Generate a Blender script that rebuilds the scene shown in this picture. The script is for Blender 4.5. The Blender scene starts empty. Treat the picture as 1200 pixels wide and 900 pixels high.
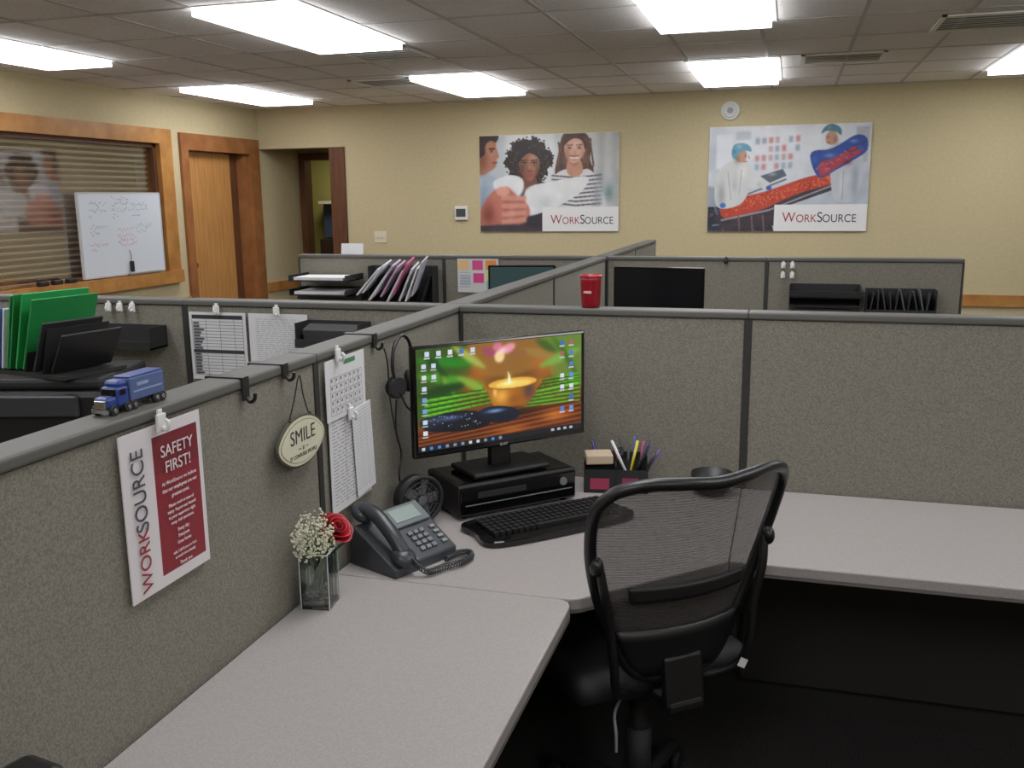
import bpy, bmesh, math, random
import numpy as np
from mathutils import Vector, Matrix
random.seed(7)
sc=bpy.context.scene
sc.view_settings.view_transform='Standard'
sc.view_settings.gamma=1.12

def lin(c):
    o=[]
    for v in c[:3]:
        v=v/255.0
        o.append(v/12.92 if v<=.04045 else ((v+.055)/1.055)**2.4)
    return (o[0],o[1],o[2],1)
_m={}
def mat(col,rough=.6,metal=0,emit=0,name=None,spec=.5):
    k=(tuple(col),rough,metal,emit,spec)
    if k in _m: return _m[k]
    m=bpy.data.materials.new(name or "mat_%d_%d_%d"%tuple(col[:3])); m.use_nodes=True
    b=m.node_tree.nodes['Principled BSDF']
    b.inputs['Base Color'].default_value=lin(col)
    b.inputs['Roughness'].default_value=rough
    b.inputs['Metallic'].default_value=metal
    b.inputs['Specular IOR Level'].default_value=spec
    if emit:
        b.inputs['Emission Color'].default_value=lin(col)
        b.inputs['Emission Strength'].default_value=emit
        b.inputs['Base Color'].default_value=(0.01,0.01,0.01,1)
    _m[k]=m; return m
def noisemat(name,c1,c2,scale,rough=.9,bump=.0,detail=2,stretch=(1,1,1),lo=.35,hi=.65,spec=.3):
    m=bpy.data.materials.new(name); m.use_nodes=True
    nt=m.node_tree; b=nt.nodes['Principled BSDF']
    b.inputs['Roughness'].default_value=rough; b.inputs['Specular IOR Level'].default_value=spec
    tc=nt.nodes.new('ShaderNodeTexCoord'); mp=nt.nodes.new('ShaderNodeMapping')
    mp.inputs['Scale'].default_value=stretch
    n=nt.nodes.new('ShaderNodeTexNoise'); n.inputs['Scale'].default_value=scale; n.inputs['Detail'].default_value=detail
    r=nt.nodes.new('ShaderNodeValToRGB'); r.color_ramp.elements[0].position=lo; r.color_ramp.elements[1].position=hi
    r.color_ramp.elements[0].color=lin(c1); r.color_ramp.elements[1].color=lin(c2)
    nt.links.new(tc.outputs['Object'],mp.inputs[0]); nt.links.new(mp.outputs[0],n.inputs['Vector'])
    nt.links.new(n.outputs['Fac'],r.inputs[0]); nt.links.new(r.outputs[0],b.inputs['Base Color'])
    if bump:
        bp=nt.nodes.new('ShaderNodeBump'); bp.inputs['Strength'].default_value=bump; bp.inputs['Distance'].default_value=.002
        nt.links.new(n.outputs['Fac'],bp.inputs['Height']); nt.links.new(bp.outputs[0],b.inputs['Normal'])
    return m
FAB=noisemat('panel_fabric',(104,101,91),(129,125,113),240,.95,.4)
CAP=mat((84,83,78),.55,.0,name='panel_trim',spec=.3)
DARKTRIM=mat((36,36,35),.5,name='dark_trim')
WALL=noisemat('wall_paint',(188,173,134),(193,178,139),30,.85,.05)
CEIL=noisemat('ceiling_tile',(226,222,218),(248,245,242),90,.95,.5,4)
DESK=noisemat('desk_laminate',(150,144,141),(161,155,152),300,.42,0,lo=.4,hi=.6,spec=.4)
EDGE=mat((104,98,95),.4,name='desk_edge')
CARPET=noisemat('carpet',(36,34,34),(58,55,53),180,1,.6)
WOOD=noisemat('oak_wood',(150,96,44),(186,130,68),6,.4,0,4,(1,1,1),.3,.7)
WOODD=noisemat('door_wood',(166,112,58),(194,138,78),5,.45,0,5,(6,6,.5),.3,.7)
WOODB=noisemat('brown_wood',(76,45,27),(100,61,38),5,.45,0,5,(6,6,.5),.3,.7)
BLK=mat((13,13,14),.45,name='black_plastic'); BLKG=mat((8,8,9),.12,name='gloss_black'); BLKM=mat((18,18,19),.7,name='matte_black')
WHT=mat((215,215,212),.5,name='white_plastic'); PAP=mat((208,208,210),.8,name='paper')
RED=mat((120,12,22),.4); GRY=mat((110,112,112),.5); CHR=mat((190,190,192),.25,1.0)

# ---------- helpers
def link(o,parent=None):
    sc.collection.objects.link(o)
    if parent: o.parent=parent
    return o
def empty(name,loc=(0,0,0),rz=0):
    o=bpy.data.objects.new(name,None); o.empty_display_size=.05
    o.location=loc; o.rotation_euler=(0,0,math.radians(rz)); return link(o)
def finish(bm,name,m,parent=None,loc=(0,0,0),rot=(0,0,0),smooth=False):
    bmesh.ops.recalc_face_normals(bm,faces=bm.faces[:])
    me=bpy.data.meshes.new(name); bm.to_mesh(me); bm.free()
    if m: me.materials.append(m)
    if smooth:
        for p in me.polygons: p.use_smooth=True
    o=bpy.data.objects.new(name,me); o.location=loc; o.rotation_euler=tuple(math.radians(a) for a in rot)
    return link(o,parent)
def addbox(bm,c,s):
    r=bmesh.ops.create_cube(bm,size=1)
    for v in r['verts']: v.co=Vector((v.co.x*s[0]+c[0],v.co.y*s[1]+c[1],v.co.z*s[2]+c[2]))
def box(parent,name,c,s,m,bev=0,rot=(0,0,0),seg=2):
    bm=bmesh.new(); addbox(bm,(0,0,0),s)
    if bev: bmesh.ops.bevel(bm,geom=bm.edges[:],offset=min(bev,min(s)*.49),segments=seg,profile=.5,affect='EDGES')
    return finish(bm,name,m,parent,c,rot)
def multi(name,boxes,m,parent=None):
    """boxes as (x0,x1,y0,y1,z0,z1)"""
    bm=bmesh.new()
    for b in boxes: addbox(bm,((b[0]+b[1])/2,(b[2]+b[3])/2,(b[4]+b[5])/2),(b[1]-b[0],b[3]-b[2],b[5]-b[4]))
    return finish(bm,name,m,parent)
def cyl(parent,name,c,r,h,m,rot=(0,0,0),r2=None,seg=32,bev=0):
    bm=bmesh.new(); bmesh.ops.create_cone(bm,cap_ends=True,segments=seg,radius1=r,radius2=r if r2 is None else r2,depth=h)
    if bev:
        es=[e for e in bm.edges if abs(e.verts[0].co.z-e.verts[1].co.z)<1e-6]
        bmesh.ops.bevel(bm,geom=es,offset=bev,segments=2,profile=.5,affect='EDGES')
    o=finish(bm,name,m,parent,c,rot)
    for p in o.data.polygons: p.use_smooth=len(p.vertices)==4
    return o
def ball(parent,name,c,s,m,rot=(0,0,0),sub=3):
    bm=bmesh.new(); bmesh.ops.create_icosphere(bm,subdivisions=sub,radius=1)
    for v in bm.verts: v.co=Vector((v.co.x*s[0],v.co.y*s[1],v.co.z*s[2]))
    return finish(bm,name,m,parent,c,rot,True)
def smooth(pts,n=8,cyc=False):
    P=[Vector(p) for p in pts]; o=[]; L=len(P)
    for i in range(L if cyc else L-1):
        a=P[(i-1)%L] if (cyc or i>0) else P[0]; b=P[i]; c=P[(i+1)%L]; d=P[(i+2)%L] if (cyc or i+2<L) else P[-1]
        for k in range(n):
            t=k/n; o.append(.5*((2*b)+(-a+c)*t+(2*a-5*b+4*c-d)*t*t+(-a+3*b-3*c+d)*t**3))
    if not cyc: o.append(P[-1])
    return o
def tube(parent,name,pts,r,m,cyc=False,n=8,sm=True,res=4,flat=None):
    Q=smooth(pts,n,cyc) if sm else [Vector(p) for p in pts]
    cu=bpy.data.curves.new(name,'CURVE'); cu.dimensions='3D'; cu.bevel_depth=r; cu.bevel_resolution=res; cu.use_fill_caps=True
    s=cu.splines.new('POLY'); s.points.add(len(Q)-1)
    for i,q in enumerate(Q): s.points[i].co=(q.x,q.y,q.z,1)
    s.use_cyclic_u=cyc; s.use_smooth=True
    cu.materials.append(m); o=bpy.data.objects.new(name,cu); return link(o,parent)
def lathe(parent,name,prof,c,m,seg=40):
    bm=bmesh.new(); rings=[]
    for r,z in prof:
        rings.append([bm.verts.new((r*math.cos(2*math.pi*i/seg),r*math.sin(2*math.pi*i/seg),z)) for i in range(seg)])
    for a,b in zip(rings,rings[1:]):
        for i in range(seg): bm.faces.new((a[i],a[(i+1)%seg],b[(i+1)%seg],b[i]))
    if prof[0][0]>0: bm.faces.new(rings[0])
    bmesh.ops.remove_doubles(bm,verts=bm.verts[:],dist=1e-5)
    return finish(bm,name,m,parent,c,(0,0,0),True)
def prism(parent,name,pts,z0,z1,m,bev=0,loc=(0,0,0),rot=(0,0,0)):
    bm=bmesh.new(); vs=[bm.verts.new((p[0],p[1],z0)) for p in pts]; f=bm.faces.new(vs)
    r=bmesh.ops.extrude_face_region(bm,geom=[f])
    for e in r['geom']:
        if isinstance(e,bmesh.types.BMVert): e.co.z=z1
    if bev:
        es=[e for e in bm.edges if abs(e.verts[0].co.z-e.verts[1].co.z)<1e-6]
        bmesh.ops.bevel(bm,geom=es,offset=bev,segments=2,profile=.5,affect='EDGES')
    return finish(bm,name,m,parent,loc,rot)
def text(parent,name,s,size,loc,m,rot=(90,0,0),ax='CENTER',ext=.0003,sx=1,bold=0):
    cu=bpy.data.curves.new(name,'FONT'); cu.body=s; cu.size=size; cu.align_x=ax; cu.align_y='CENTER'; cu.extrude=ext; cu.offset=bold
    cu.materials.append(m); o=bpy.data.objects.new(name,cu); o.location=loc; o.rotation_euler=tuple(math.radians(a) for a in rot)
    o.scale=(sx,1,1); return link(o,parent)
class Pic:
    """flat printed picture in the parent's local xz plane facing -y; fractions measured from top-left"""
    def __init__(s,W,H,emit=0,rough=.5): s.W=W;s.H=H;s.e=emit;s.r=rough;s.items=[];s.k=0
    def emitpoly(s,pts,col): s.items.append((pts,col))
    def poly(s,pts,col,sm=False):
        if sm: pts=[(p.x,p.y) for p in smooth([(a,b,0) for a,b in pts],5,True)]
        s.emitpoly([(min(1,max(0,a)),min(1,max(0,b))) for a,b in pts],col)
    def ell(s,cx,cy,rx,ry,col,rot=0,n=20):
        c,q=math.cos(math.radians(rot)),math.sin(math.radians(rot)); A=s.H/s.W
        pts=[]
        for i in range(n):
            t=2*math.pi*i/n; x=rx*math.cos(t); y=ry*math.sin(t)*A
            pts.append((cx+x*c-y*q,cy+(x*q+y*c)/A))
        s.poly(pts,col)
    def rect(s,a,b,c,d,col): s.poly([(a,b),(c,b),(c,d),(a,d)],col)
    def line(s,a,b,c,d,w,col):
        A=s.H/s.W; dx=c-a; dy=(d-b)*A; L=math.hypot(dx,dy) or 1; nx=-dy/L*w; ny=dx/L*w/A
        s.poly([(a+nx,b+ny),(c+nx,d+ny),(c-nx,d-ny),(a-nx,b-ny)],col)
    def make(s,parent,name,y0):
        me=bpy.data.meshes.new(name); V=[];F=[];MI=[];ms=[]
        for k,(pts,col) in enumerate(s.items):
            m=mat(col,s.r,0,s.e)
            if m not in ms: ms.append(m)
            i0=len(V)
            for a,b in pts: V.append(((a-.5)*s.W,y0-.00004*k if len(s.items)<120 else y0-.000004*k,(.5-b)*s.H))
            F.append(list(range(i0,len(V)))); MI.append(ms.index(m))
        me.from_pydata(V,[],F)
        for m in ms: me.materials.append(m)
        for p,i in zip(me.polygons,MI): p.material_index=i
        o=bpy.data.objects.new(name,me); return link(o,parent)
def attrmat(name,emit=0,rough=.5):
    m=bpy.data.materials.new(name); m.use_nodes=True; nt=m.node_tree; b=nt.nodes['Principled BSDF']
    a=nt.nodes.new('ShaderNodeAttribute'); a.attribute_name='print'; b.inputs['Roughness'].default_value=rough
    if emit:
        b.inputs['Base Color'].default_value=(.01,.01,.01,1); b.inputs['Emission Strength'].default_value=emit; nt.links.new(a.outputs['Color'],b.inputs['Emission Color'])
    else: nt.links.new(a.outputs['Color'],b.inputs['Base Color'])
    return m
class Photo(Pic):
    """printed photograph stored as a fine grid with per-vertex ink colours"""
    def __init__(s,W,H,nx,ny,emit=0,rough=.5):
        Pic.__init__(s,W,H,emit,rough); s.nx=nx; s.ny=ny; s.a=np.zeros((ny,nx,3)); 
        s.gx,s.gy=np.meshgrid((np.arange(nx)+.5)/nx,(np.arange(ny)+.5)/ny)
    def emitpoly(s,pts,col):
        xs=[p[0] for p in pts]; ys=[p[1] for p in pts]
        x0=max(0,int(min(xs)*s.nx)-1);x1=min(s.nx,int(max(xs)*s.nx)+2);y0=max(0,int(min(ys)*s.ny)-1);y1=min(s.ny,int(max(ys)*s.ny)+2)
        if x1<=x0 or y1<=y0: return
        X=s.gx[y0:y1,x0:x1];Y=s.gy[y0:y1,x0:x1]; ins=np.zeros(X.shape,bool)
        for i in range(len(pts)):
            ax,ay=pts[i];bx,by=pts[(i+1)%len(pts)]
            if ay==by: continue
            c=((ay>Y)!=(by>Y))&(X<(bx-ax)*(Y-ay)/(by-ay)+ax); ins^=c
        s.a[y0:y1,x0:x1][ins]=np.array(col,float)
    def soft(s,cx,cy,rx,ry,col,al=.6):
        d=((s.gx-cx)/rx)**2+((s.gy-cy)/ry)**2; w=(al*np.exp(-d*1.6))[...,None]; s.a=s.a*(1-w)+np.array(col,float)*w
    def blur(s,sg,box=None):
        k=int(sg*3)+1; g=np.exp(-.5*(np.arange(-k,k+1)/sg)**2); g/=g.sum()
        b=np.pad(s.a,((k,k),(k,k),(0,0)),'edge')
        b=sum(g[i]*b[i:i+s.ny] for i in range(2*k+1)); b=sum(g[i]*b[:,i:i+s.nx] for i in range(2*k+1))
        if box is None: s.a=b
        else:
            cx,cy,rx,ry=box; d=((s.gx-cx)/rx)**4+((s.gy-cy)/ry)**4; w=np.exp(-d*1.2)[...,None]; s.a=s.a*(1-w)+b*w
    def mottle(s,sg,amp):
        rs=np.random.RandomState(5); keep=s.a; s.a=rs.normal(0,1,(s.ny,s.nx,1))*np.ones((1,1,3)); s.blur(sg); f=s.a/s.a.std(); s.a=keep+f*amp
    def grade(s,sat,con,gain):
        m=s.a.mean(axis=2,keepdims=True); s.a=m+(s.a-m)*sat; s.a=((s.a-110)*con+110)*gain
    def grain(s,n):
        rs=np.random.RandomState(3); s.a=s.a+rs.normal(0,n,(s.ny,s.nx,1))
    def make(s,parent,name,y0):
        c=np.clip(s.a/255,0,1); c=np.where(c<=.04045,c/12.92,((c+.055)/1.055)**2.4)
        nx,ny=s.nx,s.ny
        V=np.zeros((ny,nx,3)); V[...,0]=(np.linspace(0,1,nx)[None,:]-.5)*s.W; V[...,1]=y0; V[...,2]=(.5-np.linspace(0,1,ny)[:,None])*s.H
        idx=np.arange(nx*ny).reshape(ny,nx); F=np.stack([idx[:-1,:-1],idx[1:,:-1],idx[1:,1:],idx[:-1,1:]],-1).reshape(-1,4)
        me=bpy.data.meshes.new(name); me.from_pydata(V.reshape(-1,3).tolist(),[],F.tolist())
        at=me.color_attributes.new('print','FLOAT_COLOR','POINT'); cc=np.ones((ny*nx,4),dtype=np.float32); cc[:,:3]=c.reshape(-1,3); at.data.foreach_set('color',cc.ravel())
        me.materials.append(attrmat(name+'_ink',s.e,s.r)); o=bpy.data.objects.new(name,me); return link(o,parent)

# ---------- camera
yaw,pit,rol=.2877,.1969,-.0115
F0=Vector((-math.sin(yaw),math.cos(yaw),0)); R=Vector((math.cos(yaw),math.sin(yaw),0)); U0=Vector((0,0,1))
Fw=F0*math.cos(pit)-U0*math.sin(pit); U=U0*math.cos(pit)+F0*math.sin(pit)
R2=R*math.cos(rol)+U*math.sin(rol); U2=U*math.cos(rol)-R*math.sin(rol)
cd=bpy.data.cameras.new('camera'); cam=bpy.data.objects.new('camera',cd); link(cam)
M=Matrix((R2,U2,-Fw)).transposed().to_4x4(); M.translation=Vector((0,0,1.66)); cam.matrix_world=M
cd.sensor_width=36; cd.lens=1096*36/1200; cd.clip_start=.05; sc.camera=cam

# ---------- room shell
ZC=2.67; XL=-5.91; YB=9.8; XR=4.6; YF=-3.6
multi('floor',[(XL-.6,XR+.2,YF-.2,13,-.1,0)],CARPET)
multi('ceiling',[(XL-.6,XR+.2,YF-.2,YB+.15,ZC,ZC+.1)],CEIL)
multi('wall_back',[(-4.93,XR,YB,YB+.15,0,ZC),(XL,-4.93,YB,YB+.15,2.235,ZC)],WALL)
multi('wall_left',[(XL-.15,XL,YF,4.2,0,ZC),(XL-.15,XL,4.2,8.05,0,.9),(XL-.15,XL,4.2,8.05,2.28,ZC),(XL-.15,XL,8.05,8.4,0,ZC),
  (XL-.15,XL,8.4,9.62,2.24,ZC),(XL-.15,XL,9.62,10.75,0,ZC)],WALL)
multi('wall_right',[(XR,XR+.15,YF,YB,0,ZC)],WALL)
multi('wall_front',[(XL,XR,YF-.15,YF,0,ZC)],WALL)
# hallway behind the opening
multi('wall_hall',[(-4.93,-4.8,YB+.15,12.6,0,ZC),(XL-.15,-5.86,10.75,10.85,0,ZC),(-5.0,-4.93,10.75,10.85,0,ZC),(-5.86,-5.0,10.75,10.85,2.2,ZC)],WALL)
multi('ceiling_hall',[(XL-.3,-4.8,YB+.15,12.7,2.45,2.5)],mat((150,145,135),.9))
OL=mat((128,122,62),.85)
multi('wall_far_room',[(-7.2,-4.8,12.6,12.7,0,2.5),(-7.2,-7.1,10.85,12.6,0,2.5)],OL)
e=empty('storage_shelf',(-5.9,12.45,0))
box(e,'shelf_board',(0,-.02,1.62),(1.2,.26,.04),mat((190,185,170)))
box(e,'cabinet',(0,-.02,.55),(1.2,.26,1.1),mat((45,30,24)))
box(e,'panel',(0,.05,1.36),(1.2,.1,.48),mat((55,70,95)))
for i,c in enumerate([(180,40,40),(220,220,210),(190,60,40),(200,160,60)]): cyl(e,'jar_%d'%i,(-.2+.16*i,-.05,1.70),.04,.12,mat(c))
l=bpy.data.lights.new('hall_fill_light','AREA'); l.energy=14; l.size=.6; l.color=(1,.93,.75)  # added fill light for the far room, no real fixture there
o=bpy.data.objects.new('hall_fill_light',l); o.location=(-5.9,11.8,2.4); link(o)
multi('trim_1',[(-5.0,-4.82,YB-.03,YB+.16,0,2.235)],WOODB)
multi('trim_2',[(-5.9,-5.82,10.70,10.87,0,2.22),(-5.08,-5.0,10.70,10.87,0,2.22),(-5.82,-5.08,10.70,10.87,2.14,2.22)],WOODB)
multi('trim_3',[(-4.82,XR,YB-.025,YB,.59,.70)],WOOD)
multi('trim_4',[(XL,XL+.025,9.83,10.7,.59,.70),(XL,XL+.025,8.16,8.3,.59,.70),(XL,XL+.025,YF,8.16,.59,.70)],WOOD)
multi('baseboard_back',[(-4.82,XR,YB-.02,YB,0,.1)],WOOD)
multi('baseboard_left',[(XL,XL+.02,YF,8.3,0,.1)],WOOD)
# ceiling grid
gb=[]
x=-.8-.575*9
while x<XR: 
    gb.append((x-.012,x+.012,YF,YB,ZC-.004,ZC+.01)); x+=.575
y=4.58-.735*11
while y<YB:
    gb.append((XL,XR,y-.012,y+.012,ZC-.0045,ZC+.01)); y+=.735
multi('ceiling_grid',gb,mat((176,174,170),.6))
# lights
LENS=mat((252,252,255),.5,0,8.6)
for lx in (-5.36,-3.12,-.82,1.53):
    for ly in (-1.4,1.6,4.57,7.6):
        w=.58 if lx<-5 else (.62 if lx<-3 else .67)
        e=empty('ceiling_light',(lx+w/2,ly+.73,ZC))
        multi('frame',[(-w/2-.02,w/2+.02,-.75,-.72,-.006,-.001),(-w/2-.02,w/2+.02,.72,.75,-.006,-.001),(-w/2-.02,-w/2+.01,-.72,.72,-.006,-.001),(w/2-.01,w/2+.02,-.72,.72,-.006,-.001)],WHT,e)
        multi('lens',[(-w/2+.01,w/2-.01,-.72,.72,-.045,-.003)],LENS,e)  # lens deepened below the ceiling so its glowing sides brighten the tiles
# vents
def vent(x,y,w,d):
    e=empty('air_vent',(x,y,ZC))
    VM=mat((240,238,230),.5)
    multi('frame',[(-w/2,w/2,-d/2,-d/2+.03,-.012,-.001),(-w/2,w/2,d/2-.03,d/2,-.012,-.001),(-w/2,-w/2+.03,-d/2,d/2,-.012,-.001),(w/2-.03,w/2,-d/2,d/2,-.012,-.001)],VM,e)
    multi('duct',[(-w/2,w/2,-d/2,d/2,-.003,-.001)],mat((150,142,130),.7),e)
    n=int((d-.06)/.075)
    for i in range(n):
        box(e,'louver_%d'%i,(0,-d/2+.07+i*.075,-.009),(w-.06,.036,.003),VM,0,(8,0,0))
vent(-2.81,6.42,.56,.62); vent(-3.45,7.95,.56,.5); vent(.32,7.8,.6,.5); vent(1.1,6.5,.62,.6)

# window on the left wall
e=empty('window_1',(0,0,0))
multi('casing',[(XL-.02,XL+.04,7.96,8.15,.865,2.35),(XL-.02,XL+.04,4.1,4.3,.865,2.35),(XL-.02,XL+.04,4.3,7.96,2.21,2.35),(XL-.06,XL+.07,4.1,8.15,.865,.985),
  (XL-.15,XL-.02,7.96,8.05,.9,2.28),(XL-.15,XL-.02,4.2,8.05,2.21,2.28),(XL-.15,XL-.02,4.2,8.05,.9,.985)],WOOD,e)
multi('stop',[(XL-.05,XL-.01,7.92,7.96,.985,2.21),(XL-.05,XL-.01,4.3,7.96,2.17,2.21)],WOODB,e)
bm=bmesh.new()
z=1.0
while z<2.17:
    r=bmesh.ops.create_cube(bm,size=1)
    for v in r['verts']:
        p=Vector((v.co.x*.030,v.co.y*3.6,v.co.z*.003)); a=math.radians(38)
        v.co=Vector((p.x*math.cos(a)-p.z*math.sin(a)+XL-.10,p.y+6.12,p.x*math.sin(a)+p.z*math.cos(a)+z))
    z+=.052
finish(bm,'blind_slats',mat((226,206,172),.5),e)
multi('room_beyond',[(XL-.5,XL-.45,3.9,8.2,.6,2.5)],mat((96,72,54),.7),e)
gm=bpy.data.materials.new('window_glass'); gm.use_nodes=True; nt=gm.node_tree; nt.nodes.clear()
out=nt.nodes.new('ShaderNodeOutputMaterial'); mx=nt.nodes.new('ShaderNodeMixShader'); tr=nt.nodes.new('ShaderNodeBsdfTransparent'); gl=nt.nodes.new('ShaderNodeBsdfGlossy')
gl.inputs['Roughness'].default_value=.04; mx.inputs[0].default_value=.16
nt.links.new(tr.outputs[0],mx.inputs[1]); nt.links.new(gl.outputs[0],mx.inputs[2]); nt.links.new(mx.outputs[0],out.inputs[0])
multi('glass',[(XL-.062,XL-.056,4.3,7.96,.985,2.21)],gm,e)
# whiteboard on the sill
e=empty('whiteboard',(XL+.012,7.36,1.37),90)
box(e,'board',(0,0,0),(1.1,.018,.73),mat((205,213,222),.3),.003)
multi('rim',[(-.555,.555,-.012,.012,.36,.375),(-.555,.555,-.012,.012,-.375,-.36),(-.56,-.545,-.012,.012,-.37,.37),(.545,.56,-.012,.012,-.37,.37)],mat((190,190,190),.4),e)
P=Pic(1.08,.71,0,.4)
for (a,b,c,n) in ((.1,.12,(60,60,70),26),(.38,.05,(40,60,50),40),(.62,.12,(50,60,110),30),(.1,.4,(90,60,70),18),(.42,.45,(190,40,60),30),(.44,.56,(190,40,60),24),(.08,.62,(190,60,60),16),(.66,.4,(60,60,70),20)):
    for i in range(n):
        xx=a+(i%12)*.018; yy=b+(i//12)*.07+random.uniform(-.015,.015)
        P.line(xx,yy,xx+random.uniform(.004,.016),yy+random.uniform(-.03,.03),.0022,c)
P.make(e,'writing',-.0105)
box(e,'marker',(.05,-.03,-.30),(.03,.03,.1),BLK,.004); tube(e,'marker_cord',[(.05,-.02,-.27),(.06,-.02,-.2),(.04,-.02,-.15)],.003,BLK); box(e,'tray',(.22,-.035,-.372),(.45,.04,.012),mat((120,110,100)))
for i in range(3): box(empty('eraser',(XL+.035,6.3+.16*i,.986)),'body',(0,0,.02),(.05,.1,.04),BLK,.01)
# door on the left wall
e=empty('door_1',(0,0,0))
multi('casing',[(XL-.02,XL+.03,8.31,8.43,0,2.335),(XL-.02,XL+.03,9.58,9.77,0,2.335),(XL-.02,XL+.03,8.43,9.58,2.17,2.335),
 (XL-.16,XL-.02,8.40,8.43,0,2.2),(XL-.16,XL-.02,9.50,9.60,0,2.2),(XL-.16,XL-.02,8.43,9.5,2.17,2.2)],noisemat('door_casing',(126,76,40),(154,98,56),6,.4,0,4,(1,1,1),.3,.7),e)
multi('leaf',[(XL-.13,XL-.09,8.43,9.33,0.01,2.16)],WOODD,e)
multi('stile',[(XL-.15,XL-.11,9.33,9.5,0.01,2.17)],WOODB,e)
cyl(e,'knob',(XL-.06,8.52,1.0),.028,.05,CHR,(0,90,0))

# back wall bits
e=empty('smoke_detector',(-.62,YB,2.474)); cyl(e,'base',(0,-.012,0),.09,.024,WHT,(90,0,0),bev=.006); cyl(e,'dome',(0,-.034,0),.068,.022,mat((205,205,202)),(90,0,0),bev=.008); cyl(e,'vent_ring',(0,-.048,0),.03,.006,mat((150,150,148)),(90,0,0))
e=empty('thermostat',(-3.45,YB,1.497)); box(e,'housing',(0,-.015,0),(.15,.03,.15),WHT,.01); box(e,'display',(0,-.032,.005),(.11,.005,.085),mat((60,66,66),.2),.002)
e=empty('light_switch',(-4.42,YB,1.24)); box(e,'plate',(0,-.004,0),(.15,.008,.13),mat((215,205,175)),.002)
for i in (-.04,0,.04): box(e,'toggle',(i,-.012,0),(.012,.014,.03),WHT,.002)

# posters
RD=(150,20,30)
def logo(e,x0,x1,z,s,y):
    items=[]; cx=0
    for nm,t,sz,c,dz in (('letter_w','W',1.28,RD,.0),('letters_ork','ORK',1.0,RD,-.10),('letter_s','S',1.28,(25,25,28),0),('letters_ource','OURCE',1.0,(25,25,28),-.10)):
        o=text(e,nm,t,s*sz,(0,y,z+dz*s),mat(c),ax='LEFT'); items.append(o)
    bpy.context.view_layer.update()
    ws=[o.dimensions.x+.04*s for o in items]; k=(x1-x0)/sum(ws); cx=x0
    for o,w_ in zip(items,ws): o.location.x=cx; o.scale=(k,1,1); cx+=w_*k
e=empty('wall_poster',(-2.475,YB,1.803)); box(e,'board',(0,-.014,0),(1.51,.02,1.005),WHT,.002)
P=Photo(1.505,1.0,380,252); q=lambda a,b:((a-562)/163,(b-155)/116)
def qp(pts): return [q(*p) for p in pts]
P.rect(0,0,1,1,(184,192,197)); P.rect(.2,0,.55,.8,(212,215,216)); P.rect(.58,0,1,.8,(198,199,197)); P.rect(.86,0,.9,.8,(172,174,172)); P.rect(.95,0,1,.8,(176,178,176)); P.rect(.74,0,.77,.8,(188,190,188)); P.soft(.45,.3,.3,.5,(228,230,230),.7)
P.blur(5)
P.poly(qp([(562,200),(578,203),(590,222),(594,271),(562,271)]),(168,184,200),True); P.soft(*q(566,240),.05,.3,(120,140,165),.6)
P.poly(qp([(562,160),(580,160),(583,170),(586,180),(583,184),(582,192),(574,198),(562,200)]),(178,118,92),True)
P.soft(*q(566,185),.05,.14,(128,74,54),.8); P.soft(*q(578,175),.03,.08,(206,148,120),.6)
P.poly(qp([(560,153),(584,153),(583,163),(576,161),(570,166),(569,176),(565,180),(560,180)]),(48,34,28),True); P.line(*q(574,171),*q(581,171),.006,(60,38,30)); P.line(*q(578,188),*q(584,187),.005,(120,60,50)); P.ell(*q(577,174),.008,.01,(36,24,20))
P.blur(1.2)
# right woman
P.poly(qp([(661,157),(672,153),(686,155),(693,166),(692,184),(697,204),(688,214),(660,212),(652,202),(656,178)]),(84,56,44),True)
for i in range(40): xx=random.uniform(656,694); P.line(*q(xx,random.uniform(160,172)),*q(xx+random.uniform(-4,5),random.uniform(190,210)),.003,random.choice([(110,76,58),(62,40,32),(130,92,70)]))
P.poly(qp([(646,212),(652,203),(664,197),(676,200),(690,197),(700,206),(705,220),(708,245),(644,245)]),(224,222,220),True)
for k in range(8): P.line(*q(648,204+k*4.6),*q(676,207+k*4.7),.0045,(66,70,86)); P.line(*q(676,207+k*4.7),*q(706,204+k*4.8),.0045,(66,70,86))
P.soft(*q(655,225),.05,.2,(150,150,160),.5); P.soft(*q(700,225),.03,.2,(140,140,150),.5)
P.poly(qp([(668,186),(681,186),(684,200),(675,207),(666,200)]),(196,142,118),True); P.soft(*q(675,190),.03,.03,(150,96,78),.7)
P.poly(qp([(663,168),(668,159),(681,158),(687,168),(685,180),(677,189),(671,189),(664,180)]),(216,166,142),True); P.soft(*q(666,180),.025,.09,(170,114,92),.75); P.soft(*q(684,180),.015,.07,(176,120,98),.6); P.soft(*q(677,168),.035,.05,(238,196,172),.7)
P.poly(qp([(662,170),(664,160),(672,155),(682,156),(688,166),(687,175),(683,164),(675,161),(668,164)]),(74,48,38),True)
for xx in (669,680): P.soft(*q(xx,172),.018,.02,(150,100,84),.7); P.ell(*q(xx,172),.010,.007,(56,40,34)); P.line(*q(xx-3.5,169),*q(xx+3.5,168.5),.003,(90,60,50))
P.poly(qp([(669,182),(674,183.5),(680,182),(677,185.5),(672,185.5)]),(236,222,216),True); P.line(*q(668.5,181.5),*q(680.5,181.5),.003,(160,76,74)); P.line(*q(671,186),*q(678,186),.003,(170,86,82)); P.soft(*q(675,178),.012,.02,(182,124,102),.7)
P.blur(.7)
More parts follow.
